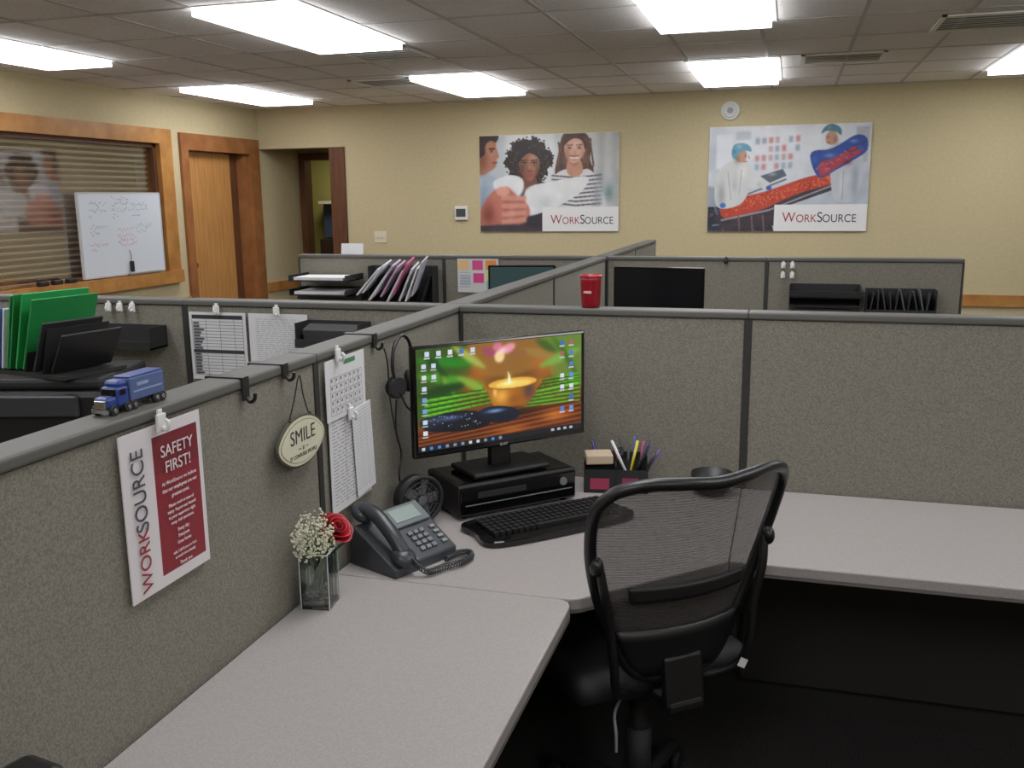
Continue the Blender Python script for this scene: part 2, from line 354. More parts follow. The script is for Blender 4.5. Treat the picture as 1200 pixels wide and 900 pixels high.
# centre woman
hp=[]
for i in range(30):
    t=2*math.pi*i/30; rr=27*(1+.08*math.sin(i*2.7)+.05*math.cos(i*5)); hp.append((621+rr*math.cos(t),186+rr*.98*math.sin(t)))
P.poly(qp([(606,214),(640,212),(648,236),(645,271),(598,271),(598,228)]),(44,40,50),True); P.soft(*q(622,240),.05,.12,(70,62,76),.6)
P.poly(qp(hp),(32,24,24),True)
for i in range(320):
    t=random.uniform(0,6.28); rr=random.uniform(12,29.5); P.ell(*q(621+rr*math.cos(t),186+rr*math.sin(t)),random.uniform(.004,.010),.010,random.choice([(62,46,40),(18,14,14),(46,34,30),(26,18,18),(84,64,56)]),n=7)
P.poly(qp([(615,204),(629,205),(631,220),(622,224),(613,219)]),(112,68,50),True)
P.poly(qp([(610,186),(614,177),(622,174),(631,177),(634,188),(632,199),(625,209),(619,209),(611,198)]),(144,94,70),True); P.soft(*q(613,196),.03,.12,(88,50,38),.85); P.soft(*q(632,198),.02,.08,(104,62,46),.7); P.soft(*q(626,183),.035,.05,(192,138,110),.8); P.soft(*q(627,196),.02,.04,(176,120,94),.6)
P.poly(qp([(608,190),(610,178),(620,172),(632,176),(636,188),(631,181),(622,177),(614,182)]),(32,24,24),True)
for xx in (616,628): P.soft(*q(xx,189.5),.018,.022,(84,50,40),.7); P.ell(*q(xx,189.8),.011,.007,(214,206,200)); P.ell(*q(xx,189.8),.006,.009,(20,14,12)); P.line(*q(xx-4.5,185.8),*q(xx+4,185.2),.0035,(38,26,22)); P.line(*q(xx-4,188.2),*q(xx+4,188.2),.0022,(30,18,16))
P.poly(qp([(616.5,203),(622,201.7),(627.5,203),(625,205.8),(619,205.8)]),(150,76,72),True); P.line(*q(619,198),*q(625,198),.0035,(96,54,42)); P.soft(*q(622.5,194),.008,.03,(200,146,118),.6)
P.blur(.7)
# papers, hands (out of focus)
P.poly(qp([(618,220),(650,211),(689,206),(684,222),(664,236),(640,247),(618,250)]),(230,232,232),True)
P.soft(*q(640,236),.08,.1,(196,200,204),.6)
P.poly(qp([(578,212),(598,203),(614,208),(612,226),(592,232)]),(232,234,236),True)
P.poly(qp([(566,238),(578,222),(594,216),(606,226),(618,236),(622,250),(606,266),(590,271),(562,271),(562,250)]),(192,112,96),True)
for k in range(4): P.line(*q(588,230+k*10),*q(618,231+k*8.5),.018,(214,144,124)); P.line(*q(590,235+k*10),*q(616,235.5+k*8.5),.004,(150,78,66))
P.ell(*q(590,222),.05,.05,(226,160,140)); P.soft(*q(572,250),.06,.14,(120,56,46),.8); P.soft(*q(600,250),.03,.1,(230,168,148),.5)
P.soft(*q(714,224),.04,.12,(100,134,134),.9); P.soft(*q(700,250),.05,.08,(90,120,120),.8)
P.poly(qp([(562,264),(600,262),(636,266),(636,271),(562,271)]),(60,50,60))
P.blur(2.6,(*q(598,242),.22,.34)); P.blur(3,(*q(716,228),.1,.3))
P.mottle(7,3); P.grade(1.0,1.05,.94); P.grain(3); P.rect((637-562)/163,(241.5-155)/116,1,1,(226,226,224)); P.make(e,'print',-.0250)
logo(e,-.01+.04,.70,-.382,.105,-.0262)
# poster 2
e=empty('wall_poster',(-.055,YB,1.81)); box(e,'board',(0,-.014,0),(1.515,.02,1.02),WHT,.002)
P=Photo(1.51,1.015,380,256); q=lambda a,b:((a-829)/193,(b-146)/123)
P.rect(0,0,1,1,(196,204,214)); P.poly(qp([(829,146),(1022,142),(1022,200),(829,225)]),(210,216,224)); P.poly(qp([(829,215),(870,222),(870,271),(829,271)]),(150,160,172))
P.soft(.5,.1,.4,.3,(232,234,240),.8); P.soft(.9,.6,.2,.3,(150,160,175),.5); P.soft(.05,.3,.1,.3,(170,178,190),.5)
for r in range(4):
    for c in range(7): P.rect(*q(886+c*8,160+r*10-c*.3),*q(891+c*8,167+r*10-c*.3),random.choice([(164,164,176),(196,164,164),(225,225,230),(156,176,190),(204,140,140)]))
P.rect(*q(838,155),*q(858,195),(226,230,236)); P.rect(*q(948,150),*q(964,175),(226,230,234)); P.rect(*q(1004,150),*q(1020,190),(176,182,190)); P.rect(*q(862,152),*q(880,162),(186,192,200))
P.blur(1.8)
P.poly(qp([(829,240),(870,238),(905,248),(912,271),(829,271)]),(34,38,52)); P.line(*q(835,262),*q(905,255),.006,(110,120,140)); P.line(*q(838,240),*q(850,270),.008,(90,100,120))
for i in range(34): xx=random.uniform(830,905); yy=random.uniform(242,268); P.line(*q(xx,yy),*q(xx+random.uniform(-8,8),yy+random.uniform(-4,6)),.003,random.choice([(90,96,112),(20,22,30),(140,90,90),(60,70,90)]))
P.poly(qp([(836,252),(862,240),(985,206),(1008,200),(1008,212),(925,240),(912,262),(850,268)]),(58,46,54))
P.poly(qp([(850,234),(900,222),(950,206),(980,203),(985,212),(940,225),(905,240),(870,252),(848,252)]),(190,60,40),True)
for i in range(520):
    t=random.random(); w=random.uniform(-.5,.5); xx=852+t*128; yy=243-t*35+w*(17-9*t); P.ell(*q(xx,yy),.005,.006,random.choice([(226,92,52),(150,32,24),(232,130,80),(196,52,36),(214,76,40)]),n=6)
P.line(*q(846,256),*q(905,244),.006,(140,150,160)); P.line(*q(905,244),*q(985,214),.005,(150,158,168))
for xx in (868,884,898): P.line(*q(xx,250),*q(xx+2,271),.005,(120,90,90))
P.line(*q(870,228),*q(925,208),.005,(90,100,110)); P.poly(qp([(893,204),(920,196),(925,204),(905,212)]),(84,92,104)); P.soft(*q(908,202),.03,.02,(170,180,190),.7)
# left worker
P.poly(qp([(838,208),(846,192),(862,185),(878,189),(886,200),(904,214),(900,220),(882,212),(878,226),(868,238),(846,242),(838,232)]),(212,214,212),True)
P.soft(*q(846,225),.03,.14,(150,154,158),.8); P.soft(*q(872,200),.03,.08,(234,234,230),.7); P.soft(*q(862,214),.02,.08,(176,180,184),.7); P.soft(*q(892,214),.02,.03,(170,172,176),.6)
P.line(*q(853,198),*q(858,232),.003,(170,174,180)); P.line(*q(870,196),*q(868,226),.003,(176,180,186))
P.ell(*q(869,180),.036,.066,(190,140,114)); P.soft(*q(864,184),.02,.05,(140,92,72),.7)
P.poly(qp([(857,178),(859,168),(868,165),(878,168),(881,175),(872,174),(866,178),(861,184)]),(92,152,176),True); P.soft(*q(866,169),.02,.025,(150,196,212),.7); P.soft(*q(860,175),.01,.03,(60,110,134),.7)
P.ell(*q(904,218),.018,.022,(44,92,190)); P.ell(*q(848,238),.02,.025,(60,110,190)); P.ell(*q(874,180),.004,.005,(40,30,30)); P.line(*q(872,187),*q(877,186.5),.0025,(150,70,60)); P.line(*q(878,180),*q(879,184),.003,(160,110,90))
# right worker
P.poly(qp([(970,176),(985,168),(998,166),(1012,178),(1014,205),(1008,232),(985,234),(978,215),(976,195)]),(194,200,208),True)
P.soft(*q(1006,210),.03,.2,(140,150,162),.8); P.soft(*q(990,215),.015,.12,(222,226,232),.6); P.line(*q(992,200),*q(992,232),.003,(150,158,168))
P.ell(*q(976,162),.036,.066,(192,144,120)); P.soft(*q(981,165),.02,.05,(140,92,72),.6)
P.poly(qp([(964,157),(967,150),(976,146),(986,151),(987,159),(980,155),(970,154)]),(76,124,142),True); P.soft(*q(973,150),.015,.02,(130,176,190),.6); P.ell(*q(972,161),.004,.005,(40,30,30)); P.line(*q(970,167),*q(976,167.5),.0025,(150,70,60))
P.poly(qp([(952,182),(957,176),(972,175),(985,170),(1002,160),(1013,160),(1018,166),(1017,178),(1002,188),(984,198),(966,207),(957,198)]),(42,70,150),True)
P.poly(qp([(964,190),(984,183),(1004,172),(1014,176),(1000,186),(984,196),(966,205)]),(170,56,70),True); P.soft(*q(975,182),.04,.025,(120,160,220),.7); P.soft(*q(996,190),.03,.03,(80,26,46),.7); P.soft(*q(1002,166),.03,.02,(150,180,230),.6); P.soft(*q(972,198),.02,.02,(210,110,110),.6)
for i in range(16): xx=random.uniform(958,1012); yy=200-(xx-958)*.55+random.uniform(-6,4); P.line(*q(xx,yy),*q(xx+random.uniform(2,6),yy+random.uniform(-5,3)),.0025,random.choice([(110,140,210),(30,40,110),(210,120,120),(90,20,40)]))
P.ell(*q(958,186),.020,.032,(36,90,170)); P.ell(*q(1010,174),.016,.024,(36,90,170))
P.blur(.8); P.mottle(7,3); P.grade(1.0,1.04,.93); P.grain(3)
P.rect((912-829)/193,(238-146)/123,1,1,(226,226,226)); P.make(e,'print',-.0250)
logo(e,-.03,.66,-.378,.108,-.0262)

# ---------- partitions
TOP=1.305; T=.08
def partition(axis,a,b,at,z=TOP):
    """axis 'x': runs along x from a to b, near face at y=at ; axis 'y': runs along y, right face at x=at"""
    e=empty('cubicle_partition',(0,0,0))
    def B(u0,u1,w0,w1,z0,z1):
        return (u0,u1,at+w0,at+w1,z0,z1) if axis=='x' else (at-w1,at-w0,u0,u1,z0,z1)
    multi('core',[B(a+.012,b-.012,.006,T-.006,.10,z-.024)],FAB,e)
    o=multi('cap',[B(a,b,0,T,z-.022,z)],CAP,e)
    m=o.modifiers.new('bevel','BEVEL'); m.width=.006; m.segments=3
    multi('side_rails',[B(a,a+.011,.003,T-.003,0,z-.022),B(b-.011,b,.003,T-.003,0,z-.022)],DARKTRIM,e)
    multi('base',[B(a+.011,b-.011,.004,T-.004,0.0,.10)],DARKTRIM,e)
    multi('reveal',[B(a+.011,b-.011,.008,T-.008,z-.026,z-.022)],DARKTRIM,e)
X0=-1.055; Y0=2.95
for a,b in ((-1.2,.35),(.35,1.95),(1.95,3.03),(3.03,4.3),(4.3,5.6),(5.68,6.75),(6.75,7.8)): partition('y',a,b,X0)
for a,b in ((X0,-.112),(-.112,1.3),(1.3,2.7),(-2.13,X0-T),(-3.13,-2.13)): partition('x',a,b,Y0)
for a,b in ((-3.13,-2.1),(-2.1,X0-T),(X0,-.12),(-.12,.92)): partition('x',a,b,5.6)

# ---------- main desk
def desk(name,polys,legs):
    e=empty(name,(0,0,0))
    for i,p in enumerate(polys):
        prism(e,'top_%d'%(i+1),p,.712,.742,DESK,.004)
        prism(e,'edge_band_%d'%(i+1),p,.706,.7125,EDGE)
    multi('supports',legs,DARKTRIM,e)
    return e
g=.0015
co=[(X0+g,1.987),(-.47,1.987),(-.45,1.990),(-.43,2.0),(-.12,2.31),(-.114,2.32),(-.1135,Y0-g),(X0+g,Y0-g)]
la=[(X0+g,-.6),(-.445,-.6),(-.445,1.95),(-.455,1.975),(-.475,1.985),(X0+g,1.985)]
ra=[(-.1115,2.32),(1.95,2.315),(1.95,Y0-g),(-.1115,Y0-g)]
desk('corner_desk',[la,co,ra],[(X0+.01,-.50,-.58,-.55,0,.706),(X0+.01,X0+.04,.3,.9,.4,.706),(1.90,1.93,2.4,2.90,0,.706),(-1.03,-.95,2.80,2.93,0,.706),(X0+.01,-.85,1.96,1.985,.35,.706),(-.13,-.10,2.6,2.90,.35,.706)])
multi('under_desk_panel',[(-.09,1.89,2.905,2.93,.11,.705)],mat((34,34,33),.6),bpy.data.objects['corner_desk'])  # dark panel added so the space under the right desk turns near black
desk('office_desk',[[(-3.1,2.30),(X0-T-g,2.30),(X0-T-g,Y0-g),(-3.1,Y0-g)]],[(-3.09,-3.06,2.35,2.93,0,.706),(-1.2,-1.17,2.35,2.93,0,.706)])
desk('office_desk',[[(X0+g,4.98),(.9,4.98),(.9,5.6-g),(X0+g,5.6-g)]],[(.85,.88,5.0,5.58,0,.706),(-1.04,-1.01,5.0,5.58,0,.706)])
desk('office_desk',[[(-3.1,4.98),(X0-T-g,4.98),(X0-T-g,5.6-g),(-3.1,5.6-g)]],[(-3.09,-3.06,5.0,5.58,0,.706),(-1.2,-1.17,5.0,5.58,0,.706)])
DZ=.7425

# ---------- main computer monitor
th=46.5
e=empty('computer_monitor',(-.795,2.575,0),th)
zc=1.098; W=.58; H=.322
box(e,'bezel',(0,0,zc),(W,.022,H),BLKG,.006)
box(e,'rear_shell',(0,.028,zc),(W*.8,.04,H*.75),BLK,.015)
box(e,'neck',(.02,.055,.93),(.07,.03,.20),BLK,.008); box(e,'foot',(.02,.05,.861),(.26,.16,.016),BLK,.006)
P=Photo(.552,.294,400,213,.86)
P.rect(0,0,1,1,(96,62,28)); P.poly([(0,0),(.35,0),(.30,.3),(.2,.6),(0,.7)],(52,76,26)); P.poly([(.3,0),(.75,0),(.8,.2),(.6,.35),(.35,.3)],(128,92,46),True)
P.poly([(.75,0),(1,0),(1,.55),(.8,.4)],(92,116,52)); P.soft(.35,.35,.1,.2,(150,96,40),.8); P.soft(.75,.3,.1,.2,(160,100,44),.8)
for a in ((0,.1,.35,.2,(40,110,30)),(0,.25,.4,.42,(70,130,40)),(.05,.05,.22,.5,(110,146,60)),(.2,.0,.4,.25,(150,160,80)),(0,.45,.3,.38,(24,56,16)),(.6,.1,.9,.25,(140,110,60)),(.72,.3,1,.15,(110,150,70)),(.8,0,.95,.3,(60,100,30)),(.1,0,.15,.4,(20,50,14)),(.85,.1,1,.5,(60,92,36)),(.02,.02,.18,.3,(26,60,18)),(.22,.3,.42,.5,(120,150,60)),(.7,.02,.84,.16,(60,84,34))):
    x1,y1,x2,y2,c=a; mx_,my=(x1+x2)/2,(y1+y2)/2; P.poly([(x1,y1),(mx_,my-.05),(x2,y2),(mx_,my+.05)],c,True)
P.blur(2.5)
P.ell(.43,.10,.06,.045,(140,74,90),20); P.ell(.53,.08,.05,.045,(206,140,156),-20); P.ell(.48,.15,.03,.06,(226,196,150)); P.ell(.60,.13,.05,.03,(130,90,60)); P.ell(.47,.05,.03,.04,(190,110,130)); P.soft(.5,.09,.03,.03,(246,214,220),.7)
P.blur(2)
P.poly([(0,.8),(.3,.74),(1,.66),(1,1),(0,1)],(84,42,18))
for i in range(12): P.line(0,.84+i*.018,1,.70+i*.027,.0025,(150,86,38) if i%2 else (40,18,8))
P.soft(.83,.82,.12,.08,(196,120,58),.7); P.soft(.55,.90,.14,.05,(180,110,54),.6)
P.blur(.7)
for i in range(12): P.line(.04,.66-i*.016,.98,.50-i*.010+(i%3)*.02,.0035,[(70,136,28),(114,180,56),(24,60,12)][i%3])
for i in range(9): P.line(.62,.56+i*.016,.99,.52+i*.022,.0035,[(104,170,50),(40,84,18)][i%2])
P.blur(.6)
P.soft(.56,.74,.18,.05,(24,14,8),.8)
P.poly([(.395,.42),(.41,.5),(.435,.62),(.5,.70),(.61,.70),(.675,.62),(.71,.52),(.725,.41)],(146,92,32),True)
P.soft(.49,.55,.06,.1,(222,168,84),.8); P.soft(.66,.52,.05,.14,(72,54,62),.9); P.soft(.56,.69,.09,.03,(50,30,20),.85); P.soft(.45,.5,.015,.06,(250,220,150),.6); P.soft(.57,.6,.05,.06,(112,68,30),.6)
P.ell(.56,.425,.165,.065,(120,82,38)); P.ell(.56,.43,.15,.052,(206,160,74)); P.ell(.565,.44,.11,.035,(232,190,100)); P.soft(.53,.43,.05,.025,(255,240,180),.8); P.blur(.6); P.poly([(.527,.42),(.533,.37),(.531,.31),(.543,.37),(.546,.42)],(255,250,225),True); P.soft(.536,.37,.02,.05,(255,226,140),.45)
P.ell(.21,.74,.19,.10,(14,18,28)); P.ell(.07,.72,.06,.06,(26,32,46)); P.ell(.47,.73,.13,.085,(18,24,38),6); P.ell(.30,.80,.12,.05,(10,12,18)); P.blur(.6)
P.soft(.18,.70,.10,.035,(84,100,132),.8); P.soft(.45,.69,.07,.025,(126,156,196),.85); P.soft(.07,.70,.04,.02,(90,100,120),.6)
for i in range(30): P.ell(random.uniform(.06,.36),random.uniform(.67,.8),.003,.005,(160,180,210),n=6)
P.grade(1.12,1.14,1.05); P.blur(.5)
def icon(x,y,c): P.rect(x,y,x+.024,y+.043,c); P.rect(x-.004,y+.055,x+.028,y+.068,(196,200,206)); 
ic=[(206,220,236),(226,228,230),(110,160,210),(70,110,190)]
for i in range(5): icon(.05+i*.065,.035,random.choice(ic))
for i in range(7):
    for k in range(2):
        if k==1 and i>1: continue
        icon(.03+k*.055,.15+i*.108,random.choice(ic[:3]))
for i in range(7):
    for k in range(2):
        if k==0 and i%3==2: continue
        icon(.86+k*.06,.05+i*.115,random.choice([(90,140,220),(220,230,240),(60,100,190),(70,120,210),(170,90,80)]))
P.rect(0,.945,1,1,(10,13,20))
for i in range(11): P.rect(.02+i*.045,.957,.038+i*.045,.988,random.choice([(200,210,220),(60,130,220),(210,160,60),(120,140,160)]))
for i in range(4): P.rect(.80+i*.04,.962,.82+i*.04,.985,(180,186,196))
o=P.make(e,'screen_display',-.0115); o.location.z=zc+.006
text(e,'maker_label','acer',.016,(0,-.0125,zc-.152),mat((170,170,170)))
# small desktop computer
e=empty('desktop_computer',(-.818,2.640,DZ),45)
box(e,'case',(0,0,.057),(.40,.22,.095),BLK,.006); box(e,'top_ridge',(0,0,.1035),(.38,.2,.006),BLKG,.002)
box(e,'front_bezel',(0,-.112,.055),(.39,.008,.08),BLKG,.003); box(e,'optical_drive',(-.06,-.118,.072),(.16,.004,.016),mat((40,40,42),.3)); box(e,'silver_strip',(0,-.118,.045),(.36,.003,.002),GRY)
cyl(e,'power_button',(.15,-.118,.07),.012,.006,GRY,(90,0,0))
for i in range(4): cyl(e,'foot',((-1)**i*.17,(-.08 if i<2 else .08),.005),.012,.01,BLK)
# keyboard
e=empty('computer_keyboard',(-.630,2.475,DZ),45)
pts=smooth([(-.225,-.10,0),(-.235,0,0),(-.225,.085,0),(0,.09,0),(.225,.085,0),(.235,0,0),(.225,-.10,0),(0,-.115,0)],6,True)
prism(e,'body',[(p.x,p.y) for p in pts],.002,.02,BLKG,.004)
bm=bmesh.new()
for r in range(6):
    xx=-.205
    while xx<.2:
        w=.0165
        if r==0 and -.08<xx<.03: w=.1
        addbox(bm,(xx+w/2,-.055+r*.0215,.024+r*.0008),(w-.0025,.0175,.008)); xx+=w+.0025 if not w>.05 else w
finish(bm,'keys',mat((24,24,26),.45),e)
# desk fan
e=empty('desk_fan',(-.978,2.355,DZ),52)
cyl(e,'base',(0,.01,.008),.042,.016,BLK,bev=.004); tube(e,'stand',[(-.06,.01,.07),(-.05,.015,.02),(0,.015,.012),(.05,.015,.02),(.06,.01,.07)],.005,BLK)
FG=mat((52,53,56),.35)
for r in (.066,.052,.038,.022): 
    tube(e,'grille_ring',[(r*math.cos(t*.5236),-.018-.006*(1-r/.066),.084+r*math.sin(t*.5236)) for t in range(12)],.0016 if r<.06 else .006,FG if r<.06 else BLKM,True,4)
for k in range(16):
    t=k*math.pi/8; tube(e,'grille_spoke',[(.012*math.cos(t),-.024,.084+.012*math.sin(t)),(.066*math.cos(t),-.016,.084+.066*math.sin(t))],.001,FG,sm=False)
cyl(e,'hub',(0,-.022,.084),.013,.008,mat((90,90,94),.3),(90,0,0)); cyl(e,'housing',(0,.008,.084),.067,.03,mat((20,20,22),.5),(90,0,0)); cyl(e,'motor',(0,.03,.084),.025,.03,BLK,(90,0,0))
for k in range(5):
    t=k*72; box(e,'blade_%d'%k,(.035*math.cos(math.radians(t)),-.011,.084+.035*math.sin(math.radians(t))),(.045,.002,.028),mat((110,112,116),.3),0,(14,-t,0))
# pencil organiser
e=empty('pencil_holder',(-.50,2.845,DZ),10)
multi('mesh_walls',[(-.10,.10,-.05,-.047,0,.075),(-.10,.10,.047,.05,0,.11),(-.10,-.097,-.05,.05,0,.10),(.097,.10,-.05,.05,0,.10),(-.002,.002,-.05,.05,0,.09),(-.1,.1,-.05,.05,0,.003),(-.1,.1,-.001,.001,0,.095)],BLKM,e)
pens=[(.04,.0,(220,200,50),.15,12),(.06,.02,(40,60,150),.14,22),(.08,.0,(90,50,130),.13,30),(.03,.03,(20,20,22),.15,-8),(.07,.03,(160,50,100),.14,8),(.02,.02,(60,16,20),.13,-14),(.055,-.01,(24,24,28),.14,18),(-.05,.03,(30,30,100),.14,-12),(.045,-.02,(215,215,218),.16,-24),(.05,.01,(30,60,120),.16,4),(.085,-.01,(20,20,20),.12,20),(.07,.01,(20,20,20),.15,14),(.035,.01,(40,42,50),.12,3)]
for x_,y_,c,h,a in pens: cyl(e,'pen',(x_+math.sin(math.radians(a))*h/2*.8,y_,.01+h/2),.0045,h,mat(c,.35),(0,a,0),seg=12)
box(e,'note_block',(-.055,-.005,.105),(.085,.075,.03),mat((186,166,140),.8),.004,(0,0,8)); box(e,'pink_notes',(-.05,-.0505,.03),(.06,.002,.035),mat((150,44,74))); box(e,'pink_notes',(.045,-.0505,.035),(.05,.002,.03),mat((130,36,80)))
tube(e,'scissor_handle',[(.01,0,.11),(.022,0,.125),(.014,0,.14),(0,0,.125)],.0035,mat((60,60,64)),True)
# bowl
e=empty('black_bowl',(-.20,2.87,DZ)); lathe(e,'bowl',[(.0,.002),(.04,.002),(.062,.03),(.066,.068),(.062,.068),(.055,.03),(.0,.01)],(0,0,0),BLK)

# ---------- desk phone
e=empty('desk_telephone',(-.932,2.122,DZ),66); e.scale=(.92,.92,.88)
prf=[(-.10,.0),(.085,.0),(.085,.125),(.07,.135),(-.10,.028)]
bm=bmesh.new(); 
def side(x): return [bm.verts.new((x,p[0],p[1])) for p in prf]
a=side(-.03); b=side(.12); bm.faces.new(a); bm.faces.new(b[::-1])
for i in range(5): bm.faces.new((a[i],a[(i+1)%5],b[(i+1)%5],b[i]))
bmesh.ops.bevel(bm,geom=bm.edges[:],offset=.005,segments=2,profile=.5,affect='EDGES')
PH=mat((50,54,59),.4); finish(bm,'body',PH,e)
bm=bmesh.new(); a=side(-.115); b=side(-.032); bm.faces.new(a); bm.faces.new(b[::-1])
for i in range(5): bm.faces.new((a[i],a[(i+1)%5],b[(i+1)%5],b[i]))
for v in bm.verts: v.co.z*=.86
finish(bm,'cradle',PH,e)
sl=math.degrees(math.atan2(.107,.17)); n=Vector((0,-math.sin(math.radians(sl)),math.cos(math.radians(sl)))); tdir=Vector((0,math.cos(math.radians(sl)),math.sin(math.radians(sl)))); o0=Vector((.045,-.10,.028))
def onface(u,w,h): p=o0+tdir*w+n*h; return (p.x+u,p.y,p.z)
box(e,'screen_bezel',onface(0,.155,.004),(.135,.075,.012),mat((92,98,102),.4),.003,(sl,0,0)); box(e,'display',onface(-.005,.157,.0105),(.095,.048,.003),mat((138,152,146),.25),0,(sl,0,0))
for r in range(4):
    for c in range(3): box(e,'key',onface(-.035+c*.022,.03+r*.02,.004),(.016,.013,.007),mat((104,108,112),.5),.002,(sl,0,0))
for r in range(4): box(e,'side_key',onface(.05,.03+r*.02,.004),(.018,.011,.006),mat((128,132,134),.5),.002,(sl,0,0))
HS=mat((42,46,51),.35)
tube(e,'handset_grip',[(-.072,-.085,.06),(-.072,-.04,.108),(-.072,.02,.150),(-.072,.07,.158)],.021,HS,res=6)
ball(e,'handset_mouthpiece',(-.072,-.088,.050),(.034,.036,.024),HS,(sl,0,0)); ball(e,'handset_earpiece',(-.072,.075,.145),(.034,.036,.024),HS,(sl,0,0))
hx=[]; base=smooth([(-.07,-.115,.045),(-.05,-.15,.014),(0,-.16,.012),(.06,-.175,.012),(.11,-.165,.012),(.13,-.14,.012),(.10,-.12,.012),(.05,-.125,.012)],14)
for i,p in enumerate(base):
    for k in range(3):
        t=(i*3+k)*2*math.pi/6; hx.append((p.x,p.y+.008*math.cos(t),max(.004,p.z+.0085*math.sin(t)+.002)))
tube(e,'coiled_cord',hx,.0022,HS,sm=False,res=2)

# ---------- vase with flowers
gls=bpy.data.materials.new('clear_glass'); gls.use_nodes=True; nt=gls.node_tree; nt.nodes.clear()
out=nt.nodes.new('ShaderNodeOutputMaterial'); mx=nt.nodes.new('ShaderNodeMixShader'); tr=nt.nodes.new('ShaderNodeBsdfTransparent'); gl=nt.nodes.new('ShaderNodeBsdfGlossy'); fr=nt.nodes.new('ShaderNodeFresnel')
tr.inputs[0].default_value=(.90,.95,.93,1); gl.inputs['Roughness'].default_value=.03; fr.inputs[0].default_value=1.7
nt.links.new(fr.outputs[0],mx.inputs[0]); nt.links.new(tr.outputs[0],mx.inputs[1]); nt.links.new(gl.outputs[0],mx.inputs[2]); nt.links.new(mx.outputs[0],out.inputs[0])
e=empty('flower_vase',(-1.005,1.815,DZ),8)
multi('glass_walls',[(-.034,.034,-.034,.034,0,.008),(-.034,-.030,-.034,.034,.008,.13),(.030,.034,-.034,.034,.008,.13),(-.03,.03,-.034,-.030,.008,.13),(-.03,.03,.030,.034,.008,.13)],gls,e)
multi('glass_rim',[(-.034,.034,-.034,-.030,.13,.132),(-.034,.034,.030,.034,.13,.132),(-.034,-.030,-.03,.03,.13,.132),(.030,.034,-.03,.03,.13,.132),(.0325,.0345,-.0345,-.0325,0,.13),(.0325,.0345,.0325,.0345,0,.13),(-.0345,-.0325,-.0345,-.0325,0,.13)],mat((190,205,205),.15),e)
for i in range(46): ball(e,'pebble',(random.uniform(-.024,.024),random.uniform(-.024,.024),random.uniform(.014,.045)),(.0065,.0065,.006),mat(random.choice([(160,160,160),(100,110,104),(215,215,210),(130,90,70)]),.2),sub=1)
GR=mat((62,92,48),.6)
for i in range(12):
    tx,ty=random.uniform(-.035,.02),random.uniform(-.06,.04); tube(e,'stem',[(random.uniform(-.02,.02),random.uniform(-.02,.02),.04),(tx*.3,ty*.3,.1),(tx,ty,.165)],.0015,GR)
def leaf(c,L,w,rx,rz):
    bm=bmesh.new(); n=8; L_=[];R_=[]
    for i in range(n+1):
        t=i/n; ww=w*math.sin(math.pi*t)**.8*.5+1e-4; y=-.35*L*t*t; L_.append(bm.verts.new((-ww,y,L*t))); R_.append(bm.verts.new((ww,y,L*t)))
    for i in range(n): bm.faces.new((L_[i],R_[i],R_[i+1],L_[i+1]))
    finish(bm,'leaf',mat((70,112,52),.5),e,c,(rx,0,rz),True)
for c,L,w,rx,rz in (((0,-.01,.06),.08,.028,10,60),((.01,.01,.07),.075,.026,20,170),((.01,.02,.10),.06,.024,35,120),((0,0,.08),.07,.026,15,-40),((.01,.04,.12),.045,.022,60,200)): leaf(c,L,w,rx,rz)
bm=bmesh.new()
for i in range(520):
    u=random.uniform(0,6.28); w=random.uniform(-.6,1); rr=random.uniform(.5,1); p=Vector((.004+.046*rr*math.cos(u)*math.sqrt(max(0,1-w*w*.8)),-.036+.066*rr*math.sin(u)*math.sqrt(max(0,1-w*w*.8)),.172+.062*w*rr))
    if p.x<-.040 or (p.y>.008 and p.x>-.016): continue
    s=bmesh.ops.create_icosphere(bm,subdivisions=1,radius=random.uniform(.0018,.0038)); bmesh.ops.translate(bm,verts=s['verts'],vec=p)
finish(bm,'babys_breath',mat((200,198,172),.8),e)
for i in range(34):
    u=random.uniform(0,6.28); tube(e,'sprig',[(0,0,.12),(.03*math.cos(u),-.036+.055*math.sin(u),.16+random.uniform(-.02,.055))],.0008,GR,sm=False,res=1)
rc=Vector((.024,.046,.162)); RSC=1.3
rose_axis=Matrix.Rotation(math.radians(38),4,'Y') @ Matrix.Rotation(math.radians(14),4,'X')
def petal(ang,span,r0,r1,h,lip,m,wave):
    bm=bmesh.new(); nu,nv=14,8; g_=[]
    for j in range(nv+1):
        t=j/nv; row=[]
        for i in range(nu+1):
            s=i/nu*2-1; th_=ang+s*span/2
            edge=1-.18*abs(s)**3
            r=r0+(r1-r0)*math.sin(t*math.pi/2)+lip*max(0,t-.7)/.3*(1-.5*abs(s))
            z=h*t*edge+wave*math.sin(3*s+ang)*t
            p=rose_axis@(Vector((r*math.cos(th_),r*math.sin(th_),z))*RSC); row.append(bm.verts.new(p))
        g_.append(row)
    for j in range(nv):
        for i in range(nu): bm.faces.new((g_[j][i],g_[j][i+1],g_[j+1][i+1],g_[j+1][i]))
    o=finish(bm,'petal',m,e,tuple(rc+rose_axis@Vector((0,0,-.016))),(0,0,0),True); mo=o.modifiers.new('thick','SOLIDIFY'); mo.thickness=.0012
RS=mat((160,10,26),.5); RS2=mat((104,4,14),.5); RS3=mat((180,18,36),.5)
for n_,(cnt,span,r0,r1,h,lip) in enumerate(((3,2.6,.002,.008,.030,.001),(4,2.2,.004,.014,.031,.003),(5,1.9,.006,.021,.028,.006),(6,1.6,.008,.027,.023,.008))):
    for k in range(cnt): petal(k*2*math.pi/cnt+n_*.6,span,r0,r1,h,lip,(RS2,RS,RS3,RS)[(n_+k)%4],.001)
ball(e,'rose_core',tuple(rc+rose_axis@Vector((0,0,0))),(.009,.009,.018),RS2)
